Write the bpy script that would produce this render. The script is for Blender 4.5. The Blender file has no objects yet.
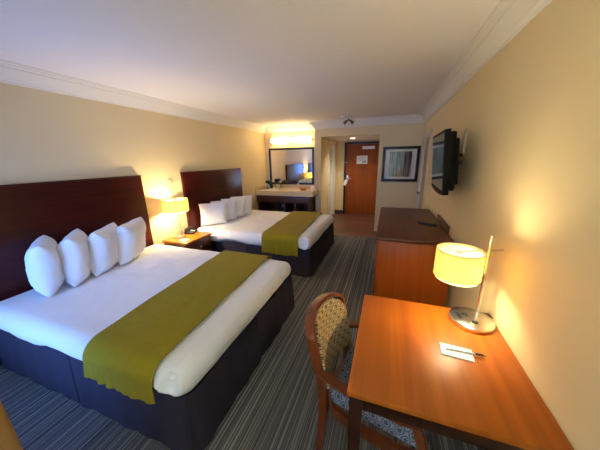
import bpy, bmesh, math, random
from mathutils import Vector, Matrix, noise
S = bpy.context.scene
COL = S.collection
PI = math.pi
rnd = random.Random(7)

# ------------------------------------------------------------------ materials
def nodes(m):
    m.use_nodes = True
    nt = m.node_tree
    return nt, nt.nodes['Principled BSDF']

def mat(name, col, rough=.5, metal=0., spec=.5, coat=0., sheen=0., bump=None):
    m = bpy.data.materials.new(name)
    nt, b = nodes(m)
    b.inputs['Base Color'].default_value = (*col, 1)
    b.inputs['Roughness'].default_value = rough
    b.inputs['Metallic'].default_value = metal
    b.inputs['Specular IOR Level'].default_value = spec
    b.inputs['Coat Weight'].default_value = coat
    b.inputs['Sheen Weight'].default_value = sheen
    n = nt.nodes.new('ShaderNodeTexNoise')
    tc = nt.nodes.new('ShaderNodeTexCoord')
    nt.links.new(tc.outputs['Object'], n.inputs['Vector'])
    sc, st, var = bump if bump else (60, .02, .04)
    n.inputs['Scale'].default_value = sc
    n.inputs['Detail'].default_value = 3
    bp = nt.nodes.new('ShaderNodeBump')
    bp.inputs['Strength'].default_value = st
    bp.inputs['Distance'].default_value = .01
    nt.links.new(n.outputs['Fac'], bp.inputs['Height'])
    nt.links.new(bp.outputs['Normal'], b.inputs['Normal'])
    mx = nt.nodes.new('ShaderNodeMix'); mx.data_type = 'RGBA'
    mx.inputs['A'].default_value = (*[c*(1-var) for c in col], 1)
    mx.inputs['B'].default_value = (*[min(1, c*(1+var)) for c in col], 1)
    nt.links.new(n.outputs['Fac'], mx.inputs['Factor'])
    nt.links.new(mx.outputs['Result'], b.inputs['Base Color'])
    return m

def wood(name, c0, c1, rough=.3, axis='Y', scale=1., spec=.5, coat=.0, ring=6.):
    """streaky veneer: noise stretched along one axis"""
    m = bpy.data.materials.new(name)
    nt, b = nodes(m)
    tc = nt.nodes.new('ShaderNodeTexCoord')
    mp = nt.nodes.new('ShaderNodeMapping')
    s = {'X': (1.2, 34, 34), 'Y': (34, 1.2, 34), 'Z': (34, 34, 1.2)}[axis]
    mp.inputs['Scale'].default_value = [v*scale for v in s]
    nt.links.new(tc.outputs['Object'], mp.inputs['Vector'])
    n = nt.nodes.new('ShaderNodeTexNoise'); n.inputs['Scale'].default_value = 1.
    n.inputs['Detail'].default_value = 5; n.inputs['Distortion'].default_value = .5
    nt.links.new(mp.outputs['Vector'], n.inputs['Vector'])
    n2 = nt.nodes.new('ShaderNodeTexNoise'); n2.inputs['Scale'].default_value = 2.2
    nt.links.new(tc.outputs['Object'], n2.inputs['Vector'])
    ad = nt.nodes.new('ShaderNodeMath'); ad.operation = 'MULTIPLY_ADD'
    nt.links.new(n2.outputs['Fac'], ad.inputs[0]); ad.inputs[1].default_value = .5
    nt.links.new(n.outputs['Fac'], ad.inputs[2])
    cr = nt.nodes.new('ShaderNodeValToRGB')
    cr.color_ramp.elements[0].position = .45; cr.color_ramp.elements[0].color = (*c0, 1)
    cr.color_ramp.elements[1].position = .95; cr.color_ramp.elements[1].color = (*c1, 1)
    nt.links.new(ad.outputs[0], cr.inputs['Fac'])
    nt.links.new(cr.outputs['Color'], b.inputs['Base Color'])
    b.inputs['Roughness'].default_value = rough
    b.inputs['Specular IOR Level'].default_value = spec
    b.inputs['Coat Weight'].default_value = coat
    b.inputs['Coat Roughness'].default_value = .15
    return m

def emit(name, col, strength):
    m = bpy.data.materials.new(name)
    nt, b = nodes(m)
    b.inputs['Base Color'].default_value = (*col, 1)
    b.inputs['Emission Color'].default_value = (*col, 1)
    b.inputs['Emission Strength'].default_value = strength
    return m

def shade_mat(name, col, tcol, glow, thru):
    """lamp-shade cloth: lets the bulb's light through"""
    m = bpy.data.materials.new(name)
    nt, b = nodes(m)
    nt.nodes.remove(b)
    out = nt.nodes['Material Output']
    d = nt.nodes.new('ShaderNodeBsdfDiffuse'); d.inputs['Color'].default_value = (*col, 1)
    t = nt.nodes.new('ShaderNodeBsdfTranslucent'); t.inputs['Color'].default_value = (*tcol, 1)
    w = nt.nodes.new('ShaderNodeTexNoise'); w.inputs['Scale'].default_value = 300
    tc = nt.nodes.new('ShaderNodeTexCoord'); nt.links.new(tc.outputs['Object'], w.inputs['Vector'])
    bp = nt.nodes.new('ShaderNodeBump'); bp.inputs['Strength'].default_value = .1
    nt.links.new(w.outputs['Fac'], bp.inputs['Height']); nt.links.new(bp.outputs['Normal'], d.inputs['Normal'])
    mx = nt.nodes.new('ShaderNodeMixShader'); mx.inputs[0].default_value = thru
    nt.links.new(d.outputs[0], mx.inputs[1]); nt.links.new(t.outputs[0], mx.inputs[2])
    e = nt.nodes.new('ShaderNodeEmission'); e.inputs['Color'].default_value = (*tcol, 1); e.inputs['Strength'].default_value = glow
    a = nt.nodes.new('ShaderNodeAddShader')
    nt.links.new(mx.outputs[0], a.inputs[0]); nt.links.new(e.outputs[0], a.inputs[1])
    nt.links.new(a.outputs[0], out.inputs['Surface'])
    return m

def carpet_mat():
    m = bpy.data.materials.new('striped_carpet')
    nt, b = nodes(m)
    tc = nt.nodes.new('ShaderNodeTexCoord')
    mp = nt.nodes.new('ShaderNodeMapping'); mp.inputs['Scale'].default_value = (42, .05, 0)
    nt.links.new(tc.outputs['Object'], mp.inputs['Vector'])
    n = nt.nodes.new('ShaderNodeTexNoise'); n.inputs['Scale'].default_value = 1.; n.inputs['Detail'].default_value = 2.5
    nt.links.new(mp.outputs['Vector'], n.inputs['Vector'])
    cr = nt.nodes.new('ShaderNodeValToRGB'); cr.color_ramp.interpolation = 'LINEAR'
    els = cr.color_ramp.elements
    stops = [(.0, (.030, .030, .031)), (.36, (.034, .033, .034)), (.40, (.115, .111, .108)), (.455, (.135, .130, .125)), (.47, (.040, .039, .038)), (.50, (.110, .107, .102)),
             (.53, (.33, .315, .295)), (.56, (.105, .101, .097)), (.60, (.050, .048, .046)), (.63, (.17, .165, .155)), (.70, (.36, .345, .325)), (1., (.28, .27, .25))]
    els[0].position, els[0].color = stops[0][0], (*stops[0][1], 1)
    els[1].position, els[1].color = stops[-1][0], (*stops[-1][1], 1)
    for p, c in stops[1:-1]:
        e = els.new(p); e.color = (*c, 1)
    nt.links.new(n.outputs['Fac'], cr.inputs['Fac'])
    # loop pile flecks
    n2 = nt.nodes.new('ShaderNodeTexNoise'); n2.inputs['Scale'].default_value = 260; n2.inputs['Detail'].default_value = 2
    nt.links.new(tc.outputs['Object'], n2.inputs['Vector'])
    mr = nt.nodes.new('ShaderNodeMapRange'); mr.inputs['To Min'].default_value = .55; mr.inputs['To Max'].default_value = 1.45
    nt.links.new(n2.outputs['Fac'], mr.inputs['Value'])
    mx = nt.nodes.new('ShaderNodeMix'); mx.data_type = 'RGBA'; mx.blend_type = 'MULTIPLY'; mx.inputs['Factor'].default_value = 1.
    nt.links.new(cr.outputs['Color'], mx.inputs['A']); nt.links.new(mr.outputs['Result'], mx.inputs['B'])
    nt.links.new(mx.outputs['Result'], b.inputs['Base Color'])
    bp = nt.nodes.new('ShaderNodeBump'); bp.inputs['Strength'].default_value = .5; bp.inputs['Distance'].default_value = .004
    nt.links.new(n2.outputs['Fac'], bp.inputs['Height']); nt.links.new(bp.outputs['Normal'], b.inputs['Normal'])
    b.inputs['Roughness'].default_value = .95; b.inputs['Specular IOR Level'].default_value = .15
    return m

def plank_mat():
    m = bpy.data.materials.new('plank_floor')
    nt, b = nodes(m)
    tc = nt.nodes.new('ShaderNodeTexCoord')
    br = nt.nodes.new('ShaderNodeTexBrick')
    br.inputs['Scale'].default_value = 1.; br.inputs['Brick Width'].default_value = .9; br.inputs['Row Height'].default_value = .1
    br.inputs['Mortar Size'].default_value = .003
    br.inputs['Color1'].default_value = (.10, .036, .024, 1); br.inputs['Color2'].default_value = (.18, .070, .045, 1); br.inputs['Mortar'].default_value = (.03, .015, .01, 1)
    nt.links.new(tc.outputs['Object'], br.inputs['Vector'])
    mp = nt.nodes.new('ShaderNodeMapping'); mp.inputs['Scale'].default_value = (3, 50, 1)
    nt.links.new(tc.outputs['Object'], mp.inputs['Vector'])
    n = nt.nodes.new('ShaderNodeTexNoise'); n.inputs['Scale'].default_value = 1; n.inputs['Detail'].default_value = 4
    nt.links.new(mp.outputs['Vector'], n.inputs['Vector'])
    mr = nt.nodes.new('ShaderNodeMapRange'); mr.inputs['To Min'].default_value = .6; mr.inputs['To Max'].default_value = 1.4
    nt.links.new(n.outputs['Fac'], mr.inputs['Value'])
    mx = nt.nodes.new('ShaderNodeMix'); mx.data_type = 'RGBA'; mx.blend_type = 'MULTIPLY'; mx.inputs['Factor'].default_value = 1.
    nt.links.new(br.outputs['Color'], mx.inputs['A']); nt.links.new(mr.outputs['Result'], mx.inputs['B'])
    nt.links.new(mx.outputs['Result'], b.inputs['Base Color'])
    b.inputs['Roughness'].default_value = .38
    return m

def lattice_mat(name, light, dark, cell=.045):
    """woven fabric: diamond lattice with a small ring in each cell, mapped on the cloth's own y/z (back) or x/y (seat)"""
    m = bpy.data.materials.new(name)
    nt, b = nodes(m)
    uv = nt.nodes.new('ShaderNodeUVMap'); uv.uv_map = 'UVMap'
    sep = nt.nodes.new('ShaderNodeSeparateXYZ'); nt.links.new(uv.outputs['UV'], sep.inputs[0])
    def M(op, a, bb=None, v=None):
        n = nt.nodes.new('ShaderNodeMath'); n.operation = op
        nt.links.new(a, n.inputs[0])
        if bb is not None: nt.links.new(bb, n.inputs[1])
        elif v is not None: n.inputs[1].default_value = v
        return n.outputs[0]
    k = 2*PI/cell
    cx = M('COSINE', M('MULTIPLY', sep.outputs['X'], v=k)); cy = M('COSINE', M('MULTIPLY', sep.outputs['Y'], v=k*.8))
    s = M('ADD', cx, cy)                       # -2..2, diamonds
    w = M('COSINE', M('MULTIPLY', s, v=5.2))   # rings inside the diamonds
    cr = nt.nodes.new('ShaderNodeValToRGB')
    cr.color_ramp.elements[0].position = .38; cr.color_ramp.elements[0].color = (*dark, 1)
    cr.color_ramp.elements[1].position = .62; cr.color_ramp.elements[1].color = (*light, 1)
    mr = nt.nodes.new('ShaderNodeMapRange'); mr.inputs['From Min'].default_value = -1; mr.inputs['From Max'].default_value = 1
    nt.links.new(w, mr.inputs['Value']); nt.links.new(mr.outputs['Result'], cr.inputs['Fac'])
    nt.links.new(cr.outputs['Color'], b.inputs['Base Color'])
    b.inputs['Roughness'].default_value = .85; b.inputs['Specular IOR Level'].default_value = .2
    return m

def birch_mat():
    """print of pale tree trunks in a dark grey-green wood"""
    m = bpy.data.materials.new('forest_print')
    nt, b = nodes(m)
    tc = nt.nodes.new('ShaderNodeTexCoord')
    mp = nt.nodes.new('ShaderNodeMapping'); mp.inputs['Scale'].default_value = (26, 0, 1.1)
    nt.links.new(tc.outputs['Object'], mp.inputs['Vector'])
    n = nt.nodes.new('ShaderNodeTexNoise'); n.inputs['Scale'].default_value = 1.; n.inputs['Detail'].default_value = 3
    nt.links.new(mp.outputs['Vector'], n.inputs['Vector'])
    cr = nt.nodes.new('ShaderNodeValToRGB')
    cr.color_ramp.elements[0].position = .42; cr.color_ramp.elements[0].color = (.03, .036, .033, 1)
    cr.color_ramp.elements[1].position = .68; cr.color_ramp.elements[1].color = (.30, .31, .27, 1)
    nt.links.new(n.outputs['Fac'], cr.inputs['Fac'])
    nt.links.new(cr.outputs['Color'], b.inputs['Base Color'])
    b.inputs['Roughness'].default_value = .05; b.inputs['Specular IOR Level'].default_value = .5
    return m

def glass_mat(name, tint):
    m = bpy.data.materials.new(name)
    nt, b = nodes(m); nt.nodes.remove(b)
    out = nt.nodes['Material Output']
    t = nt.nodes.new('ShaderNodeBsdfTransparent'); t.inputs['Color'].default_value = (*tint, 1); g = nt.nodes.new('ShaderNodeBsdfGlossy'); g.inputs['Roughness'].default_value = .02
    fr = nt.nodes.new('ShaderNodeFresnel'); mx = nt.nodes.new('ShaderNodeMixShader')
    nt.links.new(fr.outputs[0], mx.inputs[0]); nt.links.new(t.outputs[0], mx.inputs[1]); nt.links.new(g.outputs[0], mx.inputs[2])
    nt.links.new(mx.outputs[0], out.inputs['Surface'])
    return m

W_CREAM = mat('cream_wall_paint', (.79, .635, .355), .6, spec=.25, bump=(180, .06, .015))
W_CEIL = mat('ceiling_paint', (.84, .80, .765), .8, spec=.2, bump=(140, .12, .02))
W_TRIM = mat('white_trim_paint', (.82, .78, .68), .5, spec=.3)
W_DOORWHITE = mat('white_door_paint', (.82, .80, .74), .4)
M_BASEB = mat('dark_baseboard', (.035, .022, .018), .45)
M_CARPET = carpet_mat(); M_PLANK = plank_mat()
M_MAHOG = wood('mahogany_veneer', (.030, .0028, .0018), (.070, .0075, .0045), .28, 'Y', .8, spec=.28)
M_MAHOGZ = wood('mahogany_veneer_upright', (.050, .0085, .0055), (.105, .020, .012), .30, 'Z', .8, coat=.15)
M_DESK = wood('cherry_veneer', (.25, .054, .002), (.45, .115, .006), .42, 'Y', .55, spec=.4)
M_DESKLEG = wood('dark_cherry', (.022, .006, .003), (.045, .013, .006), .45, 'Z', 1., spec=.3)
M_DRESS = wood('dresser_cherry', (.26, .046, .003), (.41, .085, .007), .36, 'Z', .5, spec=.35)
M_DRESSTOP = wood('dresser_top', (.085, .020, .007), (.15, .038, .013), .35, 'Y', .7)
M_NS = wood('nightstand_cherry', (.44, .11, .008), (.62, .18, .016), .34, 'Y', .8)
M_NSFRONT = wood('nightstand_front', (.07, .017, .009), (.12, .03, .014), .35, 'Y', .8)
M_DOORW = wood('door_veneer', (.19, .042, .002), (.29, .070, .004), .5, 'Z', .6, spec=.2)
M_CHAIRW = wood('chair_frame_wood', (.11, .020, .004), (.20, .042, .008), .28, 'Z', 1.2)
M_VANW = wood('vanity_wood', (.055, .016, .01), (.10, .03, .016), .4, 'X', 1.)
M_LINEN = mat('white_linen', (.82, .81, .80), .85, spec=.15, sheen=.2, bump=(35, .12, .01))
M_PILLOW = mat('pillow_cotton', (.82, .81, .80), .85, spec=.15, sheen=.2, bump=(18, .2, .01))
M_SKIRT = mat('dark_bed_skirt_cloth', (.040, .034, .052), .95, spec=.15, bump=(400, .2, .1))
M_RUN = mat('olive_runner_cloth', (.29, .215, .010), .85, spec=.1, sheen=.06, bump=(22, .35, .12))
M_PIPE = mat('olive_piping', (.15, .13, .02), .8)
M_NICKEL = mat('brushed_nickel', (.72, .69, .64), .22, 1.)
M_CHROME = mat('chrome', (.8, .8, .8), .08, 1.)
M_BRACKETPL = mat('pale_grey_metal', (.5, .46, .40), .4)
M_BLACK = mat('black_plastic', (.012, .012, .013), .35)
M_BLACKF = mat('black_frame', (.014, .011, .010), .3)
M_BLACKG = mat('black_screen_glass', (.006, .006, .007), .04, spec=.5)
M_TVCASE = mat('matt_black_case', (.006, .006, .006), .55, spec=.08)
M_WHITEPL = mat('white_plastic', (.80, .79, .76), .4)
M_PAPER = mat('white_paper', (.80, .80, .77), .8)
M_PRINT = mat('grey_print', (.38, .40, .43), .8)
M_MATB = mat('picture_mat_board', (.62, .60, .54), .25, spec=.5)
M_BIRCH = birch_mat()
M_MIRROR = mat('mirror_silver', (.88, .89, .88), .01, 1., bump=(2, 0, 0))
M_COUNTER = mat('cream_stone_counter', (.72, .56, .31), .3, bump=(60, .02, .12))
M_CURT = mat('tan_drape_cloth', (.40, .22, .075), .85, spec=.15, bump=(150, .1, .06))
M_BRONZE = mat('bronze_metal', (.20, .11, .06), .35, .8)
M_TUBE = emit('vanity_tube_glow', (1., .78, .42), 8.5)
M_BULB = emit('bulb_glow', (1., .78, .42), 12.)
M_DOWN = emit('downlight_lens', (1., .88, .66), 14.)
M_SHADE = shade_mat('cream_lampshade_cloth', (.85, .76, .42), (.80, .67, .38), .03, .75)
M_SHADEIN = shade_mat('white_lampshade_lining', (.9, .85, .7), (1., .93, .72), .03, .9)
M_GLASS = glass_mat('clear_window_glass', (1, 1, 1)); M_GLASSB = glass_mat('light_dimming_glass', (.42, .465, .575))  # tint of the second glass is added to dim the daylight
M_SOAP = mat('orange_dish', (.55, .22, .06), .3)
M_STEEL = mat('stainless', (.55, .55, .55), .25, 1.)
M_BOARD = wood('brown_board', (.10, .035, .014), (.16, .06, .024), .4, 'Y', 1.)
M_BOARDEDGE = mat('tan_board_edge', (.55, .38, .18), .5)
M_BLUEG = mat('blue_grey_cloth', (.14, .18, .23), .8)
M_FAB_BACK = lattice_mat('chair_back_weave', (.56, .43, .23), (.15, .095, .04), .056)
M_FAB_SEAT = lattice_mat('chair_seat_weave', (.25, .28, .37), (.075, .09, .13), .06)

# ------------------------------------------------------------------ mesh helpers
def nb(): return bmesh.new()

def box(bm, x0, x1, y0, y1, z0, z1, bev=0., seg=2):
    vs = [bm.verts.new((x, y, z)) for x in (x0, x1) for y in (y0, y1) for z in (z0, z1)]
    idx = [(0, 1, 3, 2), (4, 6, 7, 5), (0, 4, 5, 1), (2, 3, 7, 6), (0, 2, 6, 4), (1, 5, 7, 3)]
    fs = [bm.faces.new([vs[i] for i in f]) for f in idx]
    if bev > 0:
        es = list({e for f in fs for e in f.edges})
        bmesh.ops.bevel(bm, geom=es, offset=bev, segments=seg, affect='EDGES', profile=.5)
    return bm

def frame_of(d):
    d = d.normalized()
    a = Vector((0, 0, 1)) if abs(d.z) < .9 else Vector((1, 0, 0))
    u = d.cross(a).normalized(); return u, d.cross(u).normalized()

def cyl(bm, p0, p1, r0, r1=None, n=24):
    p0, p1 = Vector(p0), Vector(p1); r1 = r0 if r1 is None else r1
    u, v = frame_of(p1-p0)
    A = [bm.verts.new(p0+(u*math.cos(2*PI*i/n)+v*math.sin(2*PI*i/n))*r0) for i in range(n)]
    B = [bm.verts.new(p1+(u*math.cos(2*PI*i/n)+v*math.sin(2*PI*i/n))*r1) for i in range(n)]
    for i in range(n):
        j = (i+1) % n; bm.faces.new((A[i], A[j], B[j], B[i]))
    bm.faces.new(A[::-1]); bm.faces.new(B)
    return bm

def tube(bm, pts, r, n=10, prof=None, up=None):
    """sweep a circle (or a profile list of (a,b)) along a polyline; r may be a list"""
    pts = [Vector(p) for p in pts]; k = len(pts)
    rs = r if isinstance(r, (list, tuple)) else [r]*k
    rings = []; pu = None
    for i, p in enumerate(pts):
        d = (pts[min(i+1, k-1)]-pts[max(i-1, 0)]).normalized()
        if up is not None:
            v = Vector(up); v = (v-d*v.dot(d)).normalized(); u = d.cross(v)
        elif pu is None: u, v = frame_of(d)
        else:
            u = (pu-d*pu.dot(d)).normalized(); v = d.cross(u)
        pu = u
        if prof: rings.append([bm.verts.new(p+u*a*rs[i]+v*b*rs[i]) for a, b in prof])
        else: rings.append([bm.verts.new(p+(u*math.cos(2*PI*j/n)+v*math.sin(2*PI*j/n))*rs[i]) for j in range(n)])
    m = len(rings[0])
    for a, b in zip(rings, rings[1:]):
        for j in range(m):
            l = (j+1) % m; bm.faces.new((a[j], a[l], b[l], b[j]))
    bm.faces.new(rings[0][::-1]); bm.faces.new(rings[-1])
    return bm

def lathe(bm, prof, c=(0, 0, 0), n=48, closed=False):
    c = Vector(c); rings = []
    for r, z in prof:
        if r < 1e-5: rings.append([bm.verts.new(c+Vector((0, 0, z)))])
        else: rings.append([bm.verts.new(c+Vector((r*math.cos(2*PI*i/n), r*math.sin(2*PI*i/n), z))) for i in range(n)])
    prs = list(zip(rings, rings[1:])) + ([(rings[-1], rings[0])] if closed else [])
    for a, b in prs:
        for i in range(n):
            j = (i+1) % n
            if len(a) == 1: bm.faces.new((a[0], b[j], b[i]))
            elif len(b) == 1: bm.faces.new((a[i], a[j], b[0]))
            else: bm.faces.new((a[i], a[j], b[j], b[i]))
    return bm

def rbox(bm, x0, x1, y0, y1, z0, z1, r, res=.04, fn=None):
    """box with every edge rounded, dense enough to be displaced by fn(p, n)"""
    lo = Vector((x0, y0, z0)); hi = Vector((x1, y1, z1)); il = lo+Vector((r,)*3); ih = hi-Vector((r,)*3)
    def axis(a, b):
        core = max(2, int(round((b-a-2*r)/res))); e = max(3, int(round(r*1.6/res)))
        t = [a+r*(1-math.cos(PI/2*i/e))*1.0 if False else a+r*i/e for i in range(e)]
        t += [a+r+(b-a-2*r)*i/core for i in range(core)]
        t += [b-r+r*i/e for i in range(e+1)]
        return t
    ax = [axis(lo[i], hi[i]) for i in range(3)]
    key = {}
    def V(p):
        q = Vector([min(max(p[i], il[i]), ih[i]) for i in range(3)])
        d = Vector(p)-q
        # spread the samples evenly over the rounded edges
        dd = Vector([math.tan(d[i]/r*PI/4)*r for i in range(3)])
        n = dd.normalized(); o = q+n*r
        k = tuple(round(c, 5) for c in p)
        if k not in key:
            if fn: o = o+fn(o, n)
            key[k] = bm.verts.new(o)
        return key[k]
    for a in range(3):
        b, c = (a+1) % 3, (a+2) % 3
        for side, val in ((0, lo[a]), (1, hi[a])):
            for i in range(len(ax[b])-1):
                for j in range(len(ax[c])-1):
                    q = []
                    for bi, cj in ((i, j), (i+1, j), (i+1, j+1), (i, j+1)):
                        p = [0, 0, 0]; p[a] = val; p[b] = ax[b][bi]; p[c] = ax[c][cj]; q.append(V(p))
                    try: bm.faces.new(q if side else q[::-1])
                    except ValueError: pass
    return bm

def strip_solid(bm, grid, th):
    """grid of Vectors -> a sheet of thickness th (closed)"""
    R, C = len(grid), len(grid[0])
    def nrm(i, j):
        a = grid[min(i+1, R-1)][j]-grid[max(i-1, 0)][j]; b = grid[i][min(j+1, C-1)]-grid[i][max(j-1, 0)]
        return a.cross(b).normalized()
    A = [[bm.verts.new(grid[i][j]) for j in range(C)] for i in range(R)]
    B = [[bm.verts.new(grid[i][j]+nrm(i, j)*th) for j in range(C)] for i in range(R)]
    for i in range(R-1):
        for j in range(C-1):
            bm.faces.new((A[i][j], A[i][j+1], A[i+1][j+1], A[i+1][j])); bm.faces.new((B[i][j], B[i+1][j], B[i+1][j+1], B[i][j+1]))
    for i in range(R-1):
        bm.faces.new((A[i][0], A[i+1][0], B[i+1][0], B[i][0])); bm.faces.new((A[i][-1], B[i][-1], B[i+1][-1], A[i+1][-1]))
    for j in range(C-1):
        bm.faces.new((A[0][j], B[0][j], B[0][j+1], A[0][j+1])); bm.faces.new((A[-1][j], A[-1][j+1], B[-1][j+1], B[-1][j]))
    return bm

def obj(name, bm, m, parent=None, smooth=True, ang=40, uv=None, off=None):
    if off: bmesh.ops.translate(bm, verts=bm.verts, vec=Vector(off))
    bmesh.ops.recalc_face_normals(bm, faces=bm.faces)
    me = bpy.data.meshes.new(name)
    if uv:
        l = bm.loops.layers.uv.new('UVMap')
        for f in bm.faces:
            for lp in f.loops: lp[l].uv = uv(lp.vert.co, f.normal)
    bm.to_mesh(me); bm.free()
    if smooth:
        me.polygons.foreach_set('use_smooth', [True]*len(me.polygons)); me.set_sharp_from_angle(angle=math.radians(ang))
    me.materials.append(m)
    o = bpy.data.objects.new(name, me); COL.objects.link(o)
    if parent: o.parent = parent
    return o

def tag(o, label, cat, group=None, kind=None):
    o['label'] = label; o['category'] = cat
    if group: o['group'] = group
    if kind: o['kind'] = kind
    return o

def thing(name, label, cat, loc=(0, 0, 0), rz=0., group=None):
    o = bpy.data.objects.new(name, None); COL.objects.link(o)
    o.empty_display_size = .1; o.location = loc; o.rotation_euler = (0, 0, rz)
    return tag(o, label, cat, group)

def struct(name, bm, m, label=None, cat=None, smooth=False, parent=None):
    o = obj(name, bm, m, parent, smooth)
    if parent is None:
        o['kind'] = 'structure'
        if label: o['label'] = label; o['category'] = cat or name.split('_')[0]
    return o

def copy_tree(o, parent=None):
    c = o.copy(); COL.objects.link(c)
    if parent: c.parent = parent
    for ch in list(o.children): copy_tree(ch, c)
    return c

def sweep_path(bm, path, prof, closed=False):
    """mitred moulding: prof = (distance from wall, z); interior on the right of the path"""
    P = [Vector(p) for p in path]; k = len(P); rings = []
    def rn(a, b): d = (b-a).normalized(); return Vector((d.y, -d.x))
    for i in range(k):
        n1 = rn(P[i-1], P[i]) if (i > 0 or closed) else None
        n2 = rn(P[i], P[(i+1) % k]) if (i < k-1 or closed) else None
        if n1 is None: n = n2
        elif n2 is None: n = n1
        else: n = (n1+n2)/(1+n1.dot(n2))
        rings.append([bm.verts.new((P[i].x+n.x*d, P[i].y+n.y*d, z)) for d, z in prof])
    m = len(prof); prs = list(zip(rings, rings[1:])) + ([(rings[-1], rings[0])] if closed else [])
    for a, b in prs:
        for j in range(m):
            l = (j+1) % m; bm.faces.new((a[j], a[l], b[l], b[j]))
    if not closed: bm.faces.new(rings[0][::-1]); bm.faces.new(rings[-1])
    return bm

# ------------------------------------------------------------------ room
XL, XR, H = -3.009, .623, 2.44
YV, YP, YD = 5.82, 5.64, 7.36        # vanity wall, picture wall / partition front, entry wall
AX0, AX1, AH = -1.495, -.223, 2.128  # entry passage
PX = -1.635                          # left face of the partition
YN, YW, JX = -.45, .12, -1.20        # near wall, window wall, jog

struct('floor', box(nb(), XL-.1, XR+.1, YN-.1, 5.12, -.1, 0), M_CARPET, 'dark carpet with fine lengthwise stripes', 'floor')
struct('floor_entry', box(nb(), XL-.1, XR+.1, 5.12, YD+.1, -.1, 0), M_PLANK, 'reddish plank floor in front of the entry door', 'floor')
struct('ceiling', box(nb(), XL-.1, XR+.1, YN-.1, YV+.1, H, H+.1), W_CEIL, 'smooth pale ceiling', 'ceiling')
struct('ceiling_entry', box(nb(), AX0, AX1, YP+.08, YD, AH, AH+.08), W_CEIL, 'low ceiling over the entry passage', 'ceiling')
struct('wall_left', box(nb(), XL-.1, XL, YN-.1, YV+.1, 0, H), W_CREAM, 'cream wall behind the two headboards', 'wall')
struct('wall_vanity', box(nb(), XL, PX, YV, YV+.1, 0, H), W_CREAM, 'cream wall behind the vanity mirror', 'wall')
bm = nb(); box(bm, PX, AX0, YP, 6.40, 0, H); box(bm, PX, AX0, 7.18, YD, 0, H); box(bm, PX, AX0, 6.40, 7.18, 2.03, H)
struct('wall_partition', bm, W_CREAM, 'partition wall between vanity and entry passage', 'wall')
bm = nb(); box(bm, AX0, AX1, YP, YP+.08, AH, H)
struct('wall_header', bm, W_CREAM, 'header above the entry passage', 'wall')
struct('wall_picture', box(nb(), AX1, XR+.1, YP, YP+.12, 0, H), W_CREAM, 'cream wall carrying the framed picture', 'wall')
struct('wall_entry_right', box(nb(), AX1, AX1+.1, YP+.12, YD, 0, AH+.08), W_CREAM)
struct('wall_entry', box(nb(), PX, AX1+.1, YD, YD+.1, 0, AH+.08), W_CREAM, 'cream wall around the entry door', 'wall')
bm = nb(); box(bm, XR, XR+.1, YN-.1, 4.72, 0, H); box(bm, XR, XR+.1, 5.52, YP, 0, H); box(bm, XR, XR+.1, 4.72, 5.52, 2.03, H)
struct('wall_right', bm, W_CREAM, 'long cream wall behind desk and dresser', 'wall')
# near walls: the window bay on the left and a solid jog behind the camera
WX0, WX1, WZ0, WZ1 = -2.93, -1.52, .10, 2.2
bm = nb(); box(bm, XL, WX0, .02, YW, 0, H); box(bm, WX1, JX, .02, YW, 0, H); box(bm, WX0, WX1, .02, YW, WZ1, H); box(bm, WX0, WX1, .02, YW, 0, WZ0)
box(bm, JX-.1, JX, YN, .02, 0, H)
struct('wall_window', bm, W_CREAM, 'wall with the window beside the first bed', 'wall')
VX0, VX1, VZ0, VZ1 = -1.12, .57, .62, 2.28
bm = nb(); box(bm, JX, VX0, YN-.1, YN, 0, H); box(bm, VX1, XR, YN-.1, YN, 0, H); box(bm, VX0, VX1, YN-.1, YN, VZ1, H); box(bm, VX0, VX1, YN-.1, YN, 0, VZ0)
struct('wall_near', bm, W_CREAM, 'wall with the second window, facing the entry', 'wall')
bm = nb(); t = .05
for x0, x1, z0, z1 in ((VX0, VX0+t, VZ0, VZ1), (VX1-t, VX1, VZ0, VZ1), (VX0, VX1, VZ0, VZ0+t), (VX0, VX1, VZ1-t, VZ1)): box(bm, x0, x1, YN-.075, YN-.04, z0, z1, .005)
w = struct('window_2', bm, M_BRONZE, 'window facing the length of the room behind an added sheer blind that warms its light', 'window')
obj('pane', box(nb(), VX0+t, VX1-t, YN-.062, YN-.058, VZ0+t, VZ1-t), M_GLASS, w, False)
obj('blind', box(nb(), VX0+.01, VX1-.01, YN-.030, YN-.028, VZ0+.01, VZ1-.01), shade_mat('light_warming_cloth', (.6, .54, .44), (.72, .60, .455), 0., .94), w, False)  # unseen blind, added to turn the blue daylight warmer
bm = nb(); t = .05
for x0, x1, z0, z1 in ((WX0, WX0+t, WZ0, WZ1), (WX1-t, WX1, WZ0, WZ1), (WX0, WX1, WZ0, WZ0+t), (WX0, WX1, WZ1-t, WZ1), ((WX0+WX1)/2-t/2, (WX0+WX1)/2+t/2, WZ0, WZ1)):
    box(bm, x0, x1, .045, .10, z0, z1, .005)
w = struct('window_1', bm, M_BRONZE, 'sliding window beside the first bed', 'window')
obj('pane', box(nb(), WX0+t, WX1-t, .07, .074, WZ0+t, WZ1-t), M_GLASSB, w, False)

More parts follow.
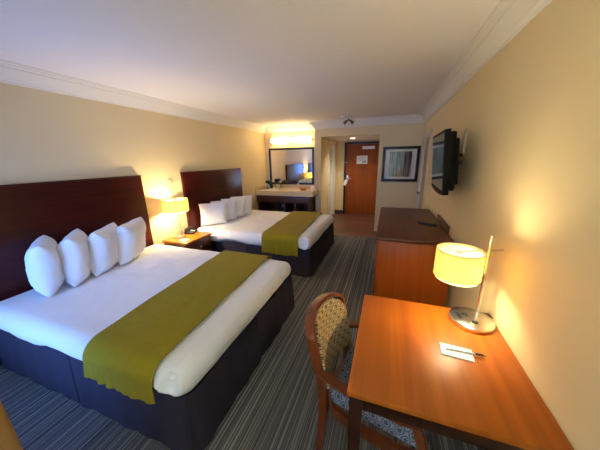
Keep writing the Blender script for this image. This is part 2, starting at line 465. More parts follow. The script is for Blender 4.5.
CP = [(0, H-.142), (.010, H-.142), (.014, H-.125), (.030, H-.118), (.034, H-.108), (.052, H-.082), (.074, H-.052), (.082, H-.046), (.086, H-.032), (.104, H-.026), (.110, H-.014), (.126, H-.010), (.128, H), (0, H)]
bm = sweep_path(nb(), [(XL, YW), (XL, YV), (PX, YV), (PX, YP), (XR, YP), (XR, YN)], CP)
struct('trim_1', bm, W_TRIM, 'white stepped crown moulding around the ceiling', 'trim')
BP = [(0, .001), (.014, .001), (.014, .085), (.008, .10), (0, .10)]
def base(name, path): struct(name, sweep_path(nb(), path, BP), M_BASEB, 'dark baseboard', 'baseboard')
base('baseboard_left', [(XL, YW), (XL, YV), (PX, YV), (PX, YP), (AX0, YP), (AX0, 6.33)])
base('baseboard_entry', [(AX0, 7.25), (AX0, YD), (-1.25, YD)])
base('baseboard_right', [(XR, 4.64), (XR, YN)])

# entry door
DX0, DX1, DZ = -1.18, -.245, 2.03
bm = nb(); box(bm, DX0, DX1, YD-.03, YD-.001, .008, DZ)
d = struct('door_1', bm, M_DOORW, 'cherry wood entry door at the end of the passage', 'door')
bm = nb(); box(bm, DX0-.06, DX0, YD-.04, YD, 0, DZ+.06, .005); box(bm, DX1, AX1-.001, YD-.04, YD, 0, DZ+.06, .004); box(bm, DX0, DX1, YD-.04, YD, DZ+.003, DZ+.06, .005)
obj('door_frame', bm, M_BLACKF, d)
bm = nb(); box(bm, -1.165, -1.105, YD-.045, YD-.03, .98, 1.17, .008); tube(bm, [(-1.135, YD-.045, 1.07), (-1.135, YD-.085, 1.07), (-1.06, YD-.09, 1.07), (-1.01, YD-.088, 1.07)], .010)
obj('door_handle', bm, M_NICKEL, d)
bm = nb(); box(bm, -.74, -.40, YD-.085, YD-.03, 1.885, 1.965, .01); obj('door_closer', bm, M_WHITEPL, d)
bm = nb(); box(bm, -1.215, -1.175, YD-.06, YD-.03, 1.51, 1.54, .004); tube(bm, [(-1.17, YD-.05, 1.525), (-1.13, YD-.06, 1.525), (-1.12, YD-.045, 1.525)], .006); obj('latch', bm, M_NICKEL, d)
cyl(bm := nb(), (-.71, YD-.033, 1.50), (-.71, YD-.030, 1.50), .012); obj('peephole', bm, M_NICKEL, d)
# notice on the door
t = tag(obj('notice_sheet', box(nb(), -.885, -.585, YD-.036, YD-.031, 1.485, 1.71), M_PAPER), 'white printed notice sheet fixed to the cherry entry door', 'notice')
bm = nb()
for k in range(6): box(bm, -.865, -.865+(.25 if k % 3 else .16), YD-.0372, YD-.0361, 1.675-k*.022, 1.683-k*.022)
box(bm, -.72, -.61, YD-.0372, YD-.0361, 1.505, 1.575)
obj('print', bm, M_PRINT, t)
# hanger on the handle
bm = nb(); g = []
box(bm, -1.185, -1.10, YD-.105, YD-.102, .86, 1.03, .003); 
bmesh.ops.rotate(bm, verts=bm.verts, cent=(-1.14, YD-.1, 1.05), matrix=Matrix.Rotation(.35, 3, 'Y'))
tube(bm, [(-1.12+.03*math.cos(a), YD-.1, 1.06+.03*math.sin(a)) for a in [PI*1.25-i*PI*1.5/14 for i in range(15)]], .004, 6)
tag(obj('door_hanger', bm, M_PAPER), 'white paper tag hanging on the entry door handle', 'tag')
# bathroom door in the passage's left side
bm = nb(); box(bm, PX+.03, PX+.07, 6.46, 7.12, .008, 1.985)
for z0, z1 in ((.2, .95), (1.1, 1.85)): box(bm, PX+.07, PX+.078, 6.58, 7.0, z0, z1, .006)
d = struct('door_2', bm, W_DOORWHITE, 'white bathroom door at the side of the entry passage', 'door')
bm = nb()
for y0, y1, z0, z1 in ((6.40, 6.455, 0, 2.03), (7.125, 7.18, 0, 2.03), (6.455, 7.125, 1.99, 2.03)): box(bm, PX, AX0+.001, y0, y1, z0, z1)
for y0, y1, z0, z1 in ((6.335, 6.42, 0, 2.11), (7.165, 7.245, 0, 2.11), (6.42, 7.165, 2.015, 2.11)): box(bm, AX0, AX0+.018, y0, y1, z0, z1, .004)
obj('door_frame', bm, W_TRIM, d)
bm = nb(); cyl(bm, (PX+.07, 6.54, .95), (PX+.10, 6.54, .95), .012, n=12); tube(bm, [(PX+.10, 6.54, .95), (PX+.115, 6.56, .95), (PX+.115, 6.64, .95)], .009); cyl(bm, (PX+.07, 6.54, .95), (PX+.076, 6.54, .95), .027)
obj('door_handle', bm, M_BRONZE, d)
# connecting door in the right wall
bm = nb(); box(bm, XR+.02, XR+.06, 4.77, 5.47, .008, 1.985)
d = struct('door_3', bm, mat('tan_door_paint', (.50, .38, .22), .45), 'tan connecting door in the right wall', 'door')
bm = nb()
for y0, y1, z0, z1 in ((4.72, 4.765, 0, 2.03), (5.475, 5.52, 0, 2.03), (4.765, 5.475, 1.99, 2.03)): box(bm, XR-.001, XR+.09, y0, y1, z0, z1)
for y0, y1, z0, z1 in ((4.645, 4.735, 0, 2.10), (5.505, 5.595, 0, 2.10), (4.735, 5.505, 2.015, 2.10)): box(bm, XR-.018, XR, y0, y1, z0, z1, .004)
obj('door_frame', bm, mat('cream_door_trim', (.70, .62, .48), .5), d)
bm = nb(); cyl(bm, (XR+.02, 5.40, .95), (XR-.02, 5.40, .95), .012, n=12); lathe(b2 := nb(), [(0, -.03), (.018, -.026), (.028, -.012), (.028, .008), (.012, .022)], n=20)
bmesh.ops.rotate(b2, verts=b2.verts, cent=(0, 0, 0), matrix=Matrix.Rotation(PI/2, 3, 'Y')); bmesh.ops.translate(b2, verts=b2.verts, vec=(XR-.03, 5.40, .95))
me = bpy.data.meshes.new('t'); b2.to_mesh(me); bm.from_mesh(me); b2.free(); bpy.data.meshes.remove(me)
obj('door_handle', bm, M_NICKEL, d)
for z in (.25, 1.0, 1.78): obj('hinge', cyl(nb(), (XR+.012, 4.775, z-.045), (XR+.012, 4.775, z+.045), .008, n=10), M_NICKEL, d)
# light switch beside the entry door
t = tag(obj('light_switch', box(nb(), -1.395, -1.32, YD-.007, YD, 1.14, 1.26, .003), M_WHITEPL), 'white light switch left of the cherry entry door', 'switch')
obj('rocker', box(nb(), -1.372, -1.343, YD-.012, YD-.007, 1.17, 1.23, .002), M_WHITEPL, t)

# ------------------------------------------------------------------ headboards and beds
def headboard(y0, y1, label):
    t = thing('headboard', label, 'headboard', (XL, (y0+y1)/2, 0), 0, None)
    h = (y1-y0)/2
    obj('panel', box(nb(), .002, .046, -h, h, .25, 1.48, .004), M_MAHOG, t)
    bm = nb(); box(bm, .0015, .048, -h-.004, h+.004, 1.48, 1.492, .003)
    obj('top_edge', bm, M_MAHOG, t)
    for s in (-1, 1): obj('leg', box(nb(), .002, .044, s*(h-.12)-.04, s*(h-.12)+.04, .001, .249, .004), M_MAHOGZ, t)
    return t
headboard(.66, 2.268, 'tall dark mahogany headboard behind the near bed')
headboard(2.945, 4.54, 'tall dark mahogany headboard behind the far bed beside the vanity')

def fold(p, n, cx, cz):
    """open, rolled end of the tucked linen at the foot corner (near side)"""
    if n.y > -.3: return 0.
    d = math.hypot((p.x-cx)/.92, (p.z-cz)/1.3); a = math.atan2(p.z-cz, p.x-cx)
    w = max(0., min(1., (-n.y-.3)*2))
    r = 0.
    if d < .060: r += .048*(1-(d/.060)**2)**.7
    r -= .016*math.exp(-((d-.074)/.013)**2)
    r += .013*math.sin(3*a+d*150)*math.exp(-(d/.055)**2)
    return r*w

def bed(y0, label, foot=-.90, ZT=.60, Wd=1.62, roll=True):
    """a bed of 2.05 x 1.64 m; local x from the headboard, local y from the near side"""
    t = thing('bed', label, 'bed', (-2.955, y0, 0), 0)
    L = foot+2.955
    def disp(p, n):
        q = Vector((p.x*3.1, p.y*3.1, p.z*3+y0))
        d = n*(noise.noise(q)*.010+noise.noise(q*3.1)*.004)
        if p.z < .54: # the hem on the long sides rises towards the foot
            k = (.54-p.z)/.12*min(1., abs(n.y)*1.6)*min(1., (L-p.x)/.16)
            d += Vector((0, 0, (.02*math.sin(p.x*7+y0)+.035*p.x/L-.02)*k))
        if roll: d += Vector((0, fold(p, n, L-.092, .510), 0))
        return d
    bm = rbox(nb(), 0, L, -.012, Wd+.012, .40, ZT, .092, .018, disp)
    obj('mattress_cover', bm, M_LINEN, t, ang=180)
    bm = nb(); box(bm, .01, L-.09, .09, Wd-.05, .14, .43, .02); obj('box_spring', bm, M_SKIRT, t)
    # skirt: three hanging sides with shallow folds and kick pleats
    path = []; N = 110
    for i in range(N+1): path.append((L*i/N*1.0, 0, 0, -1, L*i/N))
    grid = []
    pts = []
    n1, n2 = 130, 110
    for i in range(n1): pts.append((.0+(L-.02)*i/(n1-1), .03, 0, -1))
    for i in range(1, n2): pts.append((L-.02, .03+(Wd-.06)*i/(n2-1), 1, 0))
    for i in range(1, n1): pts.append((L-.02-(L-.02)*i/(n1-1), Wd-.03, 0, 1))
    for z_i in range(7):
        z = .004+(.425-.004)*z_i/6; row = []
        fl = (1-z/.47)*.022
        for (x, y, nx, ny) in pts:
            s = x if nx == 0 else 5+y
            o = fl+.004*math.sin(s*31)*(1-z/.6)+.003*math.sin(s*13.7)
            pc = L*.50
            if nx == 0: o -= .035*math.exp(-((x-pc)/.008)**2)*(1-.5*z/.47)
            else: o -= .035*math.exp(-((y-Wd/2)/.008)**2)
            corner = min(abs(x-(L-.02)), 9) if nx == 0 else min(y-.03, Wd-.03-y)
            o -= .02*math.exp(-((corner-.02)/.010)**2) if corner > .004 else 0
            row.append(Vector((x+nx*o, y+ny*o, z)))
        grid.append(row)
    obj('bed_skirt', strip_solid(nb(), grid, -.006), M_SKIRT, t, ang=60)
    return t
B1 = .705
bed(B1, 'near queen bed in white linen with olive runner and dark skirt', -.915, .588, 1.58)
B2 = 3.0
bed(B2, 'far queen bed in white linen standing before the vanity', -.945, .59, 1.62)

def runner(name, y0, xa0, xa1, xb0, xb1, hem, label, ZT=.60, L2=1.62):
    """cloth over the bed: near hem, over the top, far hem; xa = its headboard edge, xb = its foot edge (near, far)"""
    t = thing(name, label, 'bed runner', (0, y0, .63))
    prof = []
    R = .105; top = ZT+.020; yn = -.034; yf = L2+.034
    zs = hem
    n = 10
    for i in range(n): prof.append((yn, hem+(top-R-hem)*i/n))
    for i in range(8): a = PI-PI/2*i/8; prof.append((yn+R+R*math.cos(a), top-R+R*math.sin(a)))
    m = 44
    for i in range(m): prof.append((yn+R+(yf-yn-2*R)*i/m, top))
    for i in range(8): a = PI/2-PI/2*i/8; prof.append((yf-R+R*math.cos(a), top-R+R*math.sin(a)))
    for i in range(n+1): prof.append((yf, top-R-(top-R-.42)*i/n))
    grid = []; K = 40
    def pos(y, z, f, xa, xb, k):
        x = xa+(xb-xa)*f
        hang = max(0., (top-R-z)/(top-R-hem)) if y < .5 else 0.
        nz = noise.noise(Vector((x*5, y*3.2+y0, 1.7)))*.006+noise.noise(Vector((x*13+4, y*6+y0, 3.1)))*.0035
        dy = -abs(hang)*(.008+.006*math.sin(x*48+2*math.sin(x*17))+.003*math.sin(x*95)) if y < .5 else 0
        dz = nz+.004 if z > top-R else -.010*hang*(math.sin(f*PI))+hang*.008*noise.noise(Vector((x*9, y0, 0)))
        dx = 0.006*noise.noise(Vector((y*4+y0, f*2, 5)))
        return Vector((x+dx, y+dy, z+dz))
    for k, (y, z) in enumerate(prof):
        g = min(1, max(0, (y-yn)/(yf-yn)))
        xa = xa0+(xa1-xa0)*g; xb = xb0+(xb1-xb0)*g
        grid.append([pos(y, z, j/K, xa, xb, k) for j in range(K+1)])
    o = obj('cloth', strip_solid(nb(), grid, -.006), M_RUN, t, ang=80, off=(0, 0, -.63))
    up = Vector((0, 0, -.63))
    for col in (1, K-1):
        pts = []
        for i, row in enumerate(grid):
            p = row[col]; q = row[col-1 if col > 1 else 2]
            a = grid[min(i+1, len(grid)-1)][col]-grid[max(i-1, 0)][col]; b = row[min(col+1, K)]-row[col-1]
            nn = b.cross(a).normalized()
            pts.append(p+nn*-.0015+up if False else p+up)
        obj('piping', tube(nb(), pts, .0045, 6), M_PIPE, t)
    return t
runner('bed_runner', B1, -1.64, -1.79, -1.085, -1.19, .405, 'olive green runner laid across the near bed', .588, 1.58)
runner('bed_runner', B2, -1.68, -1.80, -1.115, -1.20, .335, 'olive green runner laid across the far bed', .59)

def pillow_bm(w, h, th, seed):
    bm = nb(); N = 22
    def P(u, v, s):
        a = w/2*u*(1-.075*(1-v*v)**1.0); b = h/2*v*(1-.06*(1-u*u))
        k = max(0., (1-abs(u)**4.5))**.5*max(0., (1-abs(v)**4.5))**.5
        wr = noise.noise(Vector((u*2.1+seed, v*2.1, s*3+seed)))*.17+noise.noise(Vector((u*5+seed, v*5, s*7)))*.10+noise.noise(Vector((u*11, v*9+seed, s*3)))*.05
        c = s*th/2*k*(1+wr)-.0
        # slump: belly a little lower than the middle
        b -= .018*(1-u*u)*(1-v*v)
        return Vector((a, c, b))
    f = lambda i: math.sin(PI/2*(2*i/N-1))
    A = [[None]*(N+1) for _ in range(N+1)]; B = [[None]*(N+1) for _ in range(N+1)]
    for i in range(N+1):
        for j in range(N+1):
            edge = i in (0, N) or j in (0, N)
            A[i][j] = bm.verts.new(P(f(i), f(j), 1))
            B[i][j] = A[i][j] if edge else bm.verts.new(P(f(i), f(j), -1))
    for i in range(N):
        for j in range(N):
            bm.faces.new((A[i][j], A[i+1][j], A[i+1][j+1], A[i][j+1])); bm.faces.new((B[i][j], B[i][j+1], B[i+1][j+1], B[i+1][j]))
    # piping-like seam along the rim
    return bm
def pillow(x, y, z, yaw, lean, label, group, seed, w=.43, h=.44, th=.20, roll=0.):
    bm = pillow_bm(w, h, th, seed)
    bmesh.ops.translate(bm, verts=bm.verts, vec=(0, 0, h/2))
    o = obj('pillow', bm, M_PILLOW, ang=180)
    o.location = (x, y, z); o.rotation_euler = (lean, roll, yaw)
    return tag(o, label, 'pillow', group)
R = math.radians
ZP = .592
pillow(-2.74, 1.06, ZP, R(-28), R(-4), 'white pillow on the near bed, first of four and closest to the window side', 'pillows on the near bed', 1.3)
pillow(-2.72, 1.26, ZP, R(-36), R(-6), 'white pillow on the near bed, second from the window side', 'pillows on the near bed', 5.1)
pillow(-2.71, 1.50, ZP, R(-54), R(-9), 'white pillow on the near bed, third from the window side', 'pillows on the near bed', 9.7)
pillow(-2.72, 1.775, ZP, R(-62), R(-11), 'white pillow on the near bed, last of four and closest to the nightstand', 'pillows on the near bed', 12.4)
g = 'pillows on the far bed'
for i, (y, lab) in enumerate(((3.27, 'front white pillow of the far bed, closest to the nightstand'), (3.53, 'white pillow on the far bed, second behind the front one'),
                              (3.79, 'white pillow on the far bed, third from the nightstand'), (4.05, 'white pillow on the far bed, last and closest to the vanity'))):
    pillow(-2.745+.012*i, y, ZP+.012, R(47+2*i), R(12), lab, g, 20+i*3.3, w=.44, h=.39, th=.18)

# ------------------------------------------------------------------ nightstand with lamp and telephone
NZ = .57
t = thing('nightstand', 'small cherry nightstand with one drawer between the two beds', 'nightstand', (-2.75, 2.665, 0))
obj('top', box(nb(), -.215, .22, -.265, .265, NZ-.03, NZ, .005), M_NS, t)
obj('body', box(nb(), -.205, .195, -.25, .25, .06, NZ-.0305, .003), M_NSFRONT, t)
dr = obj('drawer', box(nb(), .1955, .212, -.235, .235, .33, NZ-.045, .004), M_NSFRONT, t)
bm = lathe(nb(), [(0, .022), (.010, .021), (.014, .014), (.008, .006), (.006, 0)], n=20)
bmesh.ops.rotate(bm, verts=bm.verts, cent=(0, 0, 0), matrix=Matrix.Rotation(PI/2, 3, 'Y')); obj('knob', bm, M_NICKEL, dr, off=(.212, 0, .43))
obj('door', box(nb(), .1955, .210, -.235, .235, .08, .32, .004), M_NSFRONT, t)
obj('plinth', box(nb(), -.19, .17, -.235, .235, .001, .06), M_BLACKF, t)

def lamp(name, loc, label, cat, base_r, pole_xy, pole_h, shade_c, shade_r, sz0, sz1, bar_z, bar_a, bar_b, power, outlets):
    """off-centre lamp: disc base, upright rod, drum shade hung from a cross bar"""
    t = thing(name, label, cat, loc)
    px, py = pole_xy; cx, cy = shade_c
    b = obj('base', lathe(nb(), [(0, .001), (base_r*.97, .001), (base_r, .006), (base_r, .019), (base_r*.985, .024), (base_r*.95, .027), (0, .029)], n=64), M_NICKEL, t)
    for ox, oy in outlets:
        bm = nb(); box(bm, ox-.014, ox+.014, oy-.010, oy+.010, .0275, .0345, .003); obj('outlet', bm, M_BLACK, b)
    bm = nb(); cyl(bm, (px, py, .028), (px, py, pole_h), .0085, n=20); obj('pole', bm, M_NICKEL, t)
    bm = nb(); cyl(bm, bar_a, bar_b, .006, n=12); obj('bar', bm, M_NICKEL, t)
    # outer drum, open below
    obj('lamp_shade', lathe(nb(), [(shade_r, sz0+.014), (shade_r, sz1), (shade_r-.003, sz1), (shade_r-.003, sz0+.014)], (cx, cy, 0), 64, True), M_SHADE, t)
    li = obj('shade_lining', lathe(nb(), [(shade_r-.008, sz0), (shade_r-.008, sz1-.008), (shade_r-.011, sz1-.008), (shade_r-.011, sz0)], (cx, cy, 0), 64, True), M_SHADEIN, t)
    for rr, zz in ((shade_r+.0005, sz1), (shade_r+.0005, sz0+.015)):
        bm = tube(nb(), [(cx+rr*math.cos(2*PI*i/64), cy+rr*math.sin(2*PI*i/64), zz) for i in range(65)], .0016, 6)
        obj('shade_rim', bm, M_BOARDEDGE, t)
    bm = nb()
    for k in range(3):
        a = k*2*PI/3+.4; cyl(bm, (cx, cy, sz1-.012), (cx+(shade_r-.004)*math.cos(a), cy+(shade_r-.004)*math.sin(a), sz1-.006), .002, n=6)
    cyl(bm, (cx, cy, sz1-.05), (cx, cy, sz1+.006), .004, n=8); cyl(bm, (cx, cy, sz1-.016), (cx, cy, sz1-.012), .016, n=16)
    obj('finial', bm, M_NICKEL, t)
    zb = (sz0+sz1)/2+.01
    bm = nb(); lathe(bm, [(0, zb+.01), (.012, zb+.008), (.024, zb-.02), (.022, zb-.037), (.012, zb-.053), (0, zb-.057)], (cx, cy, 0), 20)
    obj('bulb', bm, M_BULB, t)
    bm = nb(); cyl(bm, (cx, cy, zb+.009), (cx, cy, sz1-.02), .010, n=14); obj('socket', bm, M_NICKEL, t)
    ld = bpy.data.lights.new('bulb_light', 'POINT'); ld.energy = power; ld.color = (1., .83, .50); ld.shadow_soft_size = .052
    lo = bpy.data.objects.new('bulb_light', ld); COL.objects.link(lo); lo.parent = t; lo.location = (cx+.038, cy-.022, zb-.022)
    return t
DT = .744
lamp('desk_lamp', (.497, 1.425, DT), 'brushed nickel lamp with drum shade lit on the desk corner', 'lamp', .108, (.034, .030), .505,
     (-.112, -.025), .109, .268, .430, .418, (-.112, -.025, .418), (.108, .068, .418), 12.5, [(-.03, .015), (.005, -.045)])
lamp('bedside_lamp', (-2.835, 2.60, NZ), 'brushed nickel lamp with wide drum shade lit on the nightstand', 'lamp', .085, (-.02, .055), .58,
     (.0, .01), .168, .385, .565, .552, (.0, .01, .552), (-.035, .089, .552), 22., [])

t = thing('telephone', 'black desk telephone on the nightstand beside the lamp', 'telephone', (-2.84, 2.83, NZ), R(20))
bm = rbox(nb(), -.075, .075, -.09, .09, .001, .045, .015, .02, lambda p, n: Vector((0, 0, -.012*(p.x+.075)/.15 if p.z > .02 else 0))); obj('body', bm, M_BLACK, t)
bm = tube(nb(), [(-.04, -.10, .062), (-.04, -.085, .068), (-.04, -.04, .074), (-.04, .04, .074), (-.04, .085, .068), (-.04, .10, .062)], [.020, .024, .014, .014, .024, .020], 12); obj('handset', bm, M_BLACK, t)
bm = nb()
for i in range(4):
    for j in range(3): box(bm, .0+i*.016, .011+i*.016, -.03+j*.02, -.016+j*.02, .033, .0405-i*.0015, .001)
obj('keypad', bm, M_WHITEPL, t)
tag(obj('note_card', box(nb(), -2.71, -2.62, 2.47, 2.56, NZ+.0005, NZ+.003), M_PAPER), 'small white card on the nightstand before the lamp', 'card')

# wall disc above the nightstand
bm = lathe(nb(), [(0, .014), (.042, .013), (.052, .008), (.055, .0005)], n=40); bmesh.ops.rotate(bm, verts=bm.verts, cent=(0, 0, 0), matrix=Matrix.Rotation(PI/2, 3, 'Y'))
tag(obj('wall_cover_plate', bm, W_CREAM, off=(XL, 2.735, 1.36)), 'round cream cover plate on the wall between the headboards', 'wall plate')

# ------------------------------------------------------------------ desk
DX, DY0, DY1 = -.095, .778, 1.539
t = thing('desk', 'square cherry writing desk against the right wall with tapered dark legs', 'desk', (.26, 1.16, 0))
o = (-.26, -1.16, 0)
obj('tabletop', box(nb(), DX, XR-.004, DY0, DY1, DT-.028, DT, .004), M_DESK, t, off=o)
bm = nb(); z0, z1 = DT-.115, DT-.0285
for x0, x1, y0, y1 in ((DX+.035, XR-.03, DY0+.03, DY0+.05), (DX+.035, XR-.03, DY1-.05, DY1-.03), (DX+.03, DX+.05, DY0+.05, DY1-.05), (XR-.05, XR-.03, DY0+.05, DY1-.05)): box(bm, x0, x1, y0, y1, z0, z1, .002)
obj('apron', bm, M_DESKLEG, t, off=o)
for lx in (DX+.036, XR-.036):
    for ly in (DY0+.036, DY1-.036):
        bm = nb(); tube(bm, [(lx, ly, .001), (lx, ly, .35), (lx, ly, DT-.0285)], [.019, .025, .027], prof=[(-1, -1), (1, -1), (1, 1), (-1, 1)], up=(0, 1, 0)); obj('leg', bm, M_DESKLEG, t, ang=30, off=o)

# notepad and pen
t = tag(obj('notepad', box(nb(), -.066, .066, -.038, .038, .0005, .006), M_PAPER), 'small white notepad lying on the desk under the pen', 'notepad')
t.location = (.366, 1.142, DT); t.rotation_euler = (0, 0, R(-4))
obj('cardboard_back', box(nb(), -.066, .066, -.039, .037, .0001, .0005), M_BOARDEDGE, t, False)
t = thing('pen', 'grey pen with dark tip end lying across the notepad', 'pen', (.398, 1.146, DT+.0066), R(0))
bm = nb(); cyl(bm, (-.075, 0, .0045), (.045, 0, .0045), .0045, n=12); obj('barrel', bm, mat('grey_pen', (.50, .52, .56), .3), t)
bm = nb(); cyl(bm, (.045, 0, .0045), (.078, 0, .0045), .0046, .004, 12); cyl(bm, (.078, 0, .0045), (.088, 0, .0045), .002, n=8); box(bm, .04, .074, -.002, .002, .0085, .0105); obj('cap', bm, M_BLACK, t)
bm = tube(nb(), [(.555, 1.515, DT+.005), (.58, 1.52, DT+.012), (.606, 1.505, DT+.02), (.6135, 1.47, DT+.016), (.613, 1.50, DT+.006), (.61, 1.532, DT+.004)], .003, 8)
tag(obj('lamp_cord', bm, M_BLACK), 'black cord looping behind the desk lamp base', 'cord')

# ------------------------------------------------------------------ chair
CH = thing('armchair', 'wooden desk armchair with patterned back and seat tucked at the desk', 'chair', (.045, 1.14, 0), R(-9))
def chair():
    t = CH
    sy = .225
    def fn(p, n):
        return n*(noise.noise(p*6)*.004)
    # cushion narrower at the back
    bm = rbox(nb(), -.235, .245, -sy+.012, sy-.012, .375, .465, .035, .03, fn)
    for v in bm.verts:
        k = (v.co.x+.235)/.48; v.co.y *= .86+.14*min(1, k*1.3); v.co.z += .012*(1-(2*k-1)**2)*(1 if v.co.z > .42 else 0)
    obj('seat', bm, M_FAB_SEAT, t, ang=180, uv=lambda c, n: (c.x, c.y if abs(n.z) > .6 else c.z))
    # curved seat rail under the cushion
    pts = [(.235, -sy, .352), (.10, -sy-.006, .352), (-.08, -sy+.002, .352), (-.20, -sy+.03, .352), (-.25, -.12, .352), (-.262, 0, .352), (-.25, .12, .352), (-.20, sy-.03, .352), (-.08, sy-.002, .352), (.10, sy+.006, .352), (.235, sy, .352), (.24, 0, .352)]
    pp = [(-.012, -.03), (.012, -.03), (.012, .03), (-.012, .03)]
    obj('seat_rail', tube(nb(), pts[:11], 1., prof=pp, up=(0, 0, 1)), M_CHAIRW, t, ang=50)
    obj('front_rail', box(nb(), .222, .246, -sy, sy, .322, .382, .004), M_CHAIRW, t)
    for s in (-1, 1):
        fp = [(.235, s*(sy+.004), .001), (.235, s*(sy+.004), .30), (.232, s*(sy+.006), .38), (.205, s*(sy+.022), .50), (.18, s*(sy+.030), .575)]
        obj('leg', tube(nb(), fp, [.015, .020, .022, .019, .017], prof=[(-1, -1), (1, -1), (1, 1), (-1, 1)], up=(0, 1, 0)), M_CHAIRW, t, ang=50)
        rp = [(-.285, s*(sy-.02), .001), (-.265, s*(sy-.022), .20), (-.255, s*(sy-.024), .36), (-.262, s*(sy-.022), .50), (-.292, s*(sy-.018), .66), (-.318, s*(sy-.018), .745)]
        obj('leg', tube(nb(), rp, [.015, .019, .022, .021, .018, .015], prof=[(-1, -1), (1, -1), (1, 1), (-1, 1)], up=(0, 1, 0)), M_CHAIRW, t, ang=50)
        ap = [(-.275, s*(sy-.018), .575), (-.22, s*(sy+.004), .590), (-.12, s*(sy+.030), .596), (.0, s*(sy+.042), .594), (.12, s*(sy+.042), .590), (.20, s*(sy+.030), .584)]
        obj('armrest', tube(nb(), ap, [.8, 1, 1, 1.1, 1.15, .95], prof=[(-.020, -.011), (.020, -.011), (.024, 0), (.020, .011), (-.020, .011), (-.024, 0)], up=(0, 0, 1)), M_CHAIRW, t, ang=50)
    # back: wooden rim arching over a padded panel, leaning back
    def bx(z): return -.262-(z-.50)*.215
    half = sy-.012
    def outline(k):   # k 0..1 from near bottom over the top to the far bottom
        a = PI*(1-k)
        y = -half*math.copysign(abs(math.cos(a))**.62, -math.cos(a)) if False else half*math.copysign(abs(math.cos(a))**.60, math.cos(a))
        return y, .745+.085*abs(math.sin(a))**.8
    rim = [Vector((bx(.60), -half-.001, .60)), Vector((bx(.68), -half, .68))]
    for i in range(25):
        y, z = outline(i/24); rim.append(Vector((bx(z)-.06*(1-(y/half)**2), y, z)))
    rim += [Vector((bx(.68), half, .68)), Vector((bx(.60), half+.001, .60))]
    obj('back_frame', tube(nb(), rim, 1., prof=[(-.010, -.024), (.010, -.024), (.013, 0), (.010, .024), (-.010, .024), (-.013, 0)], up=(1, 0, .2)), M_CHAIRW, t, ang=50)
    # pad
    grid = []; NZr, NY = 18, 20
    for i in range(NZr+1):
        row = []
        for j in range(NY+1):
            u = 2*j/NY-1; v = i/NZr
            y = (half-.012)*u
            zt = .745-.012+.080*max(0., 1-abs(u)**2.6)**.62
            z = .478+(zt-.478)*v
            puff = .020*(1-u**6)*(1-(2*v-1)**6)
            row.append(Vector((bx(z)-.06*(1-u*u)+.012+puff, y, z)))
        grid.append(row)
    obj('backrest', strip_solid(nb(), grid, -.022), M_FAB_BACK, t, ang=60, uv=lambda c, n: (c.y, c.z))
chair()

# ------------------------------------------------------------------ dresser
t = thing('dresser', 'long cherry dresser with dark top standing under the television', 'dresser', (.275, 3.10, 0))
o = (-.275, -3.10, 0)
RX, RY0, RY1, RZ = -.058, 2.325, 3.87, .912
obj('top', box(nb(), RX-.012, .598, RY0-.012, RY1+.012, RZ-.03, RZ, .005), M_DRESSTOP, t, off=o)
obj('body', box(nb(), RX+.012, .590, RY0, RY1, .07, RZ-.0305, .003), M_DRESS, t, off=o)
obj('plinth', box(nb(), RX+.04, .57, RY0+.03, RY1-.03, .001, .07), M_BLACKF, t, off=o)
for j in range(2):
    for i in range(3):
        y0 = RY0+.03+j*.745; z0 = .10+i*.26
        d = obj('drawer', box(nb(), RX-.006, RX+.0115, y0, y0+.725, z0, z0+.245, .004), M_DRESS, t, off=o)
        for dy in (.2, .525):
            bm = tube(nb(), [(RX-.006, y0+dy-.045, z0+.12), (RX-.028, y0+dy-.04, z0+.12), (RX-.028, y0+dy+.04, z0+.12), (RX-.006, y0+dy+.045, z0+.12)], .005, 8)
            obj('handle', bm, M_BRONZE, d, off=o)
t = thing('remote_control', 'black remote control lying on the dresser top', 'remote', (.452, 2.94, RZ), R(-22))
obj('body', rbox(nb(), -.10, .10, -.024, .024, .001, .022, .008, .012), M_BLACK, t)
bm = nb()
for i in range(7):
    for j in range(3): box(bm, -.08+i*.02, -.068+i*.02, -.016+j*.012, -.008+j*.012, .021, .024)
obj('buttons', bm, mat('grey_rubber', (.09, .09, .09), .6), t, False)
t = thing('backing_board', 'thin brown board with tan edge standing between dresser and right wall', 'board', (.611, 2.92, 0))
obj('panel', box(nb(), -.008, .008, -.30, .36, .102, .968, .001), M_BOARD, t)
obj('edge', box(nb(), -.009, .009, -.312, -.30, .102, .985, .002), M_BOARDEDGE, t)

# ------------------------------------------------------------------ television
t = thing('television', 'black flat television on a wall bracket above the dresser', 'television', (.455, 2.575, 1.60))
TL, TH = .385, .262
t.rotation_euler = (0, R(-4.6), R(-2.2))
# bezel: outline with a bowed lower edge, extruded
def outl(l, h, bow):
    return [(-l, h)]+[(l, h)]+[(l-2*l*i/16, -h-bow*math.sin(PI*i/16)) for i in range(17)]
def prism(bm, ol, x0, x1):
    A = [bm.verts.new((x0, y, z)) for y, z in ol]; B = [bm.verts.new((x1, y, z)) for y, z in ol]
    n = len(ol)
    for i in range(n): j = (i+1) % n; bm.faces.new((A[i], A[j], B[j], B[i]))
    bm.faces.new(A); bm.faces.new(B[::-1]); return bm
obj('bezel', prism(nb(), outl(TL, TH-.012, .022), -.040, .0), M_TVCASE, t, ang=30)
obj('screen', box(nb(), -.0425, -.0402, -TL+.022, TL-.022, -TH+.045, TH-.034), M_BLACKG, t, False)
bm = nb(); box(bm, .0, .045, -TL+.03, TL-.03, -TH+.04, TH-.03, .015); box(bm, .045, .075, -TL+.09, TL-.09, -TH+.08, TH-.08, .012); obj('rear_case', bm, M_TVCASE, t)
br = obj('bracket', None or box(nb(), .075, .085, -.10, .10, -.10, .10, .003), M_BLACK, t)
for z in (-.03, .03): obj('bracket_arm', box(nb(), .085, .152, -.03, .03, z, z+.03, .004), M_BLACK, br)
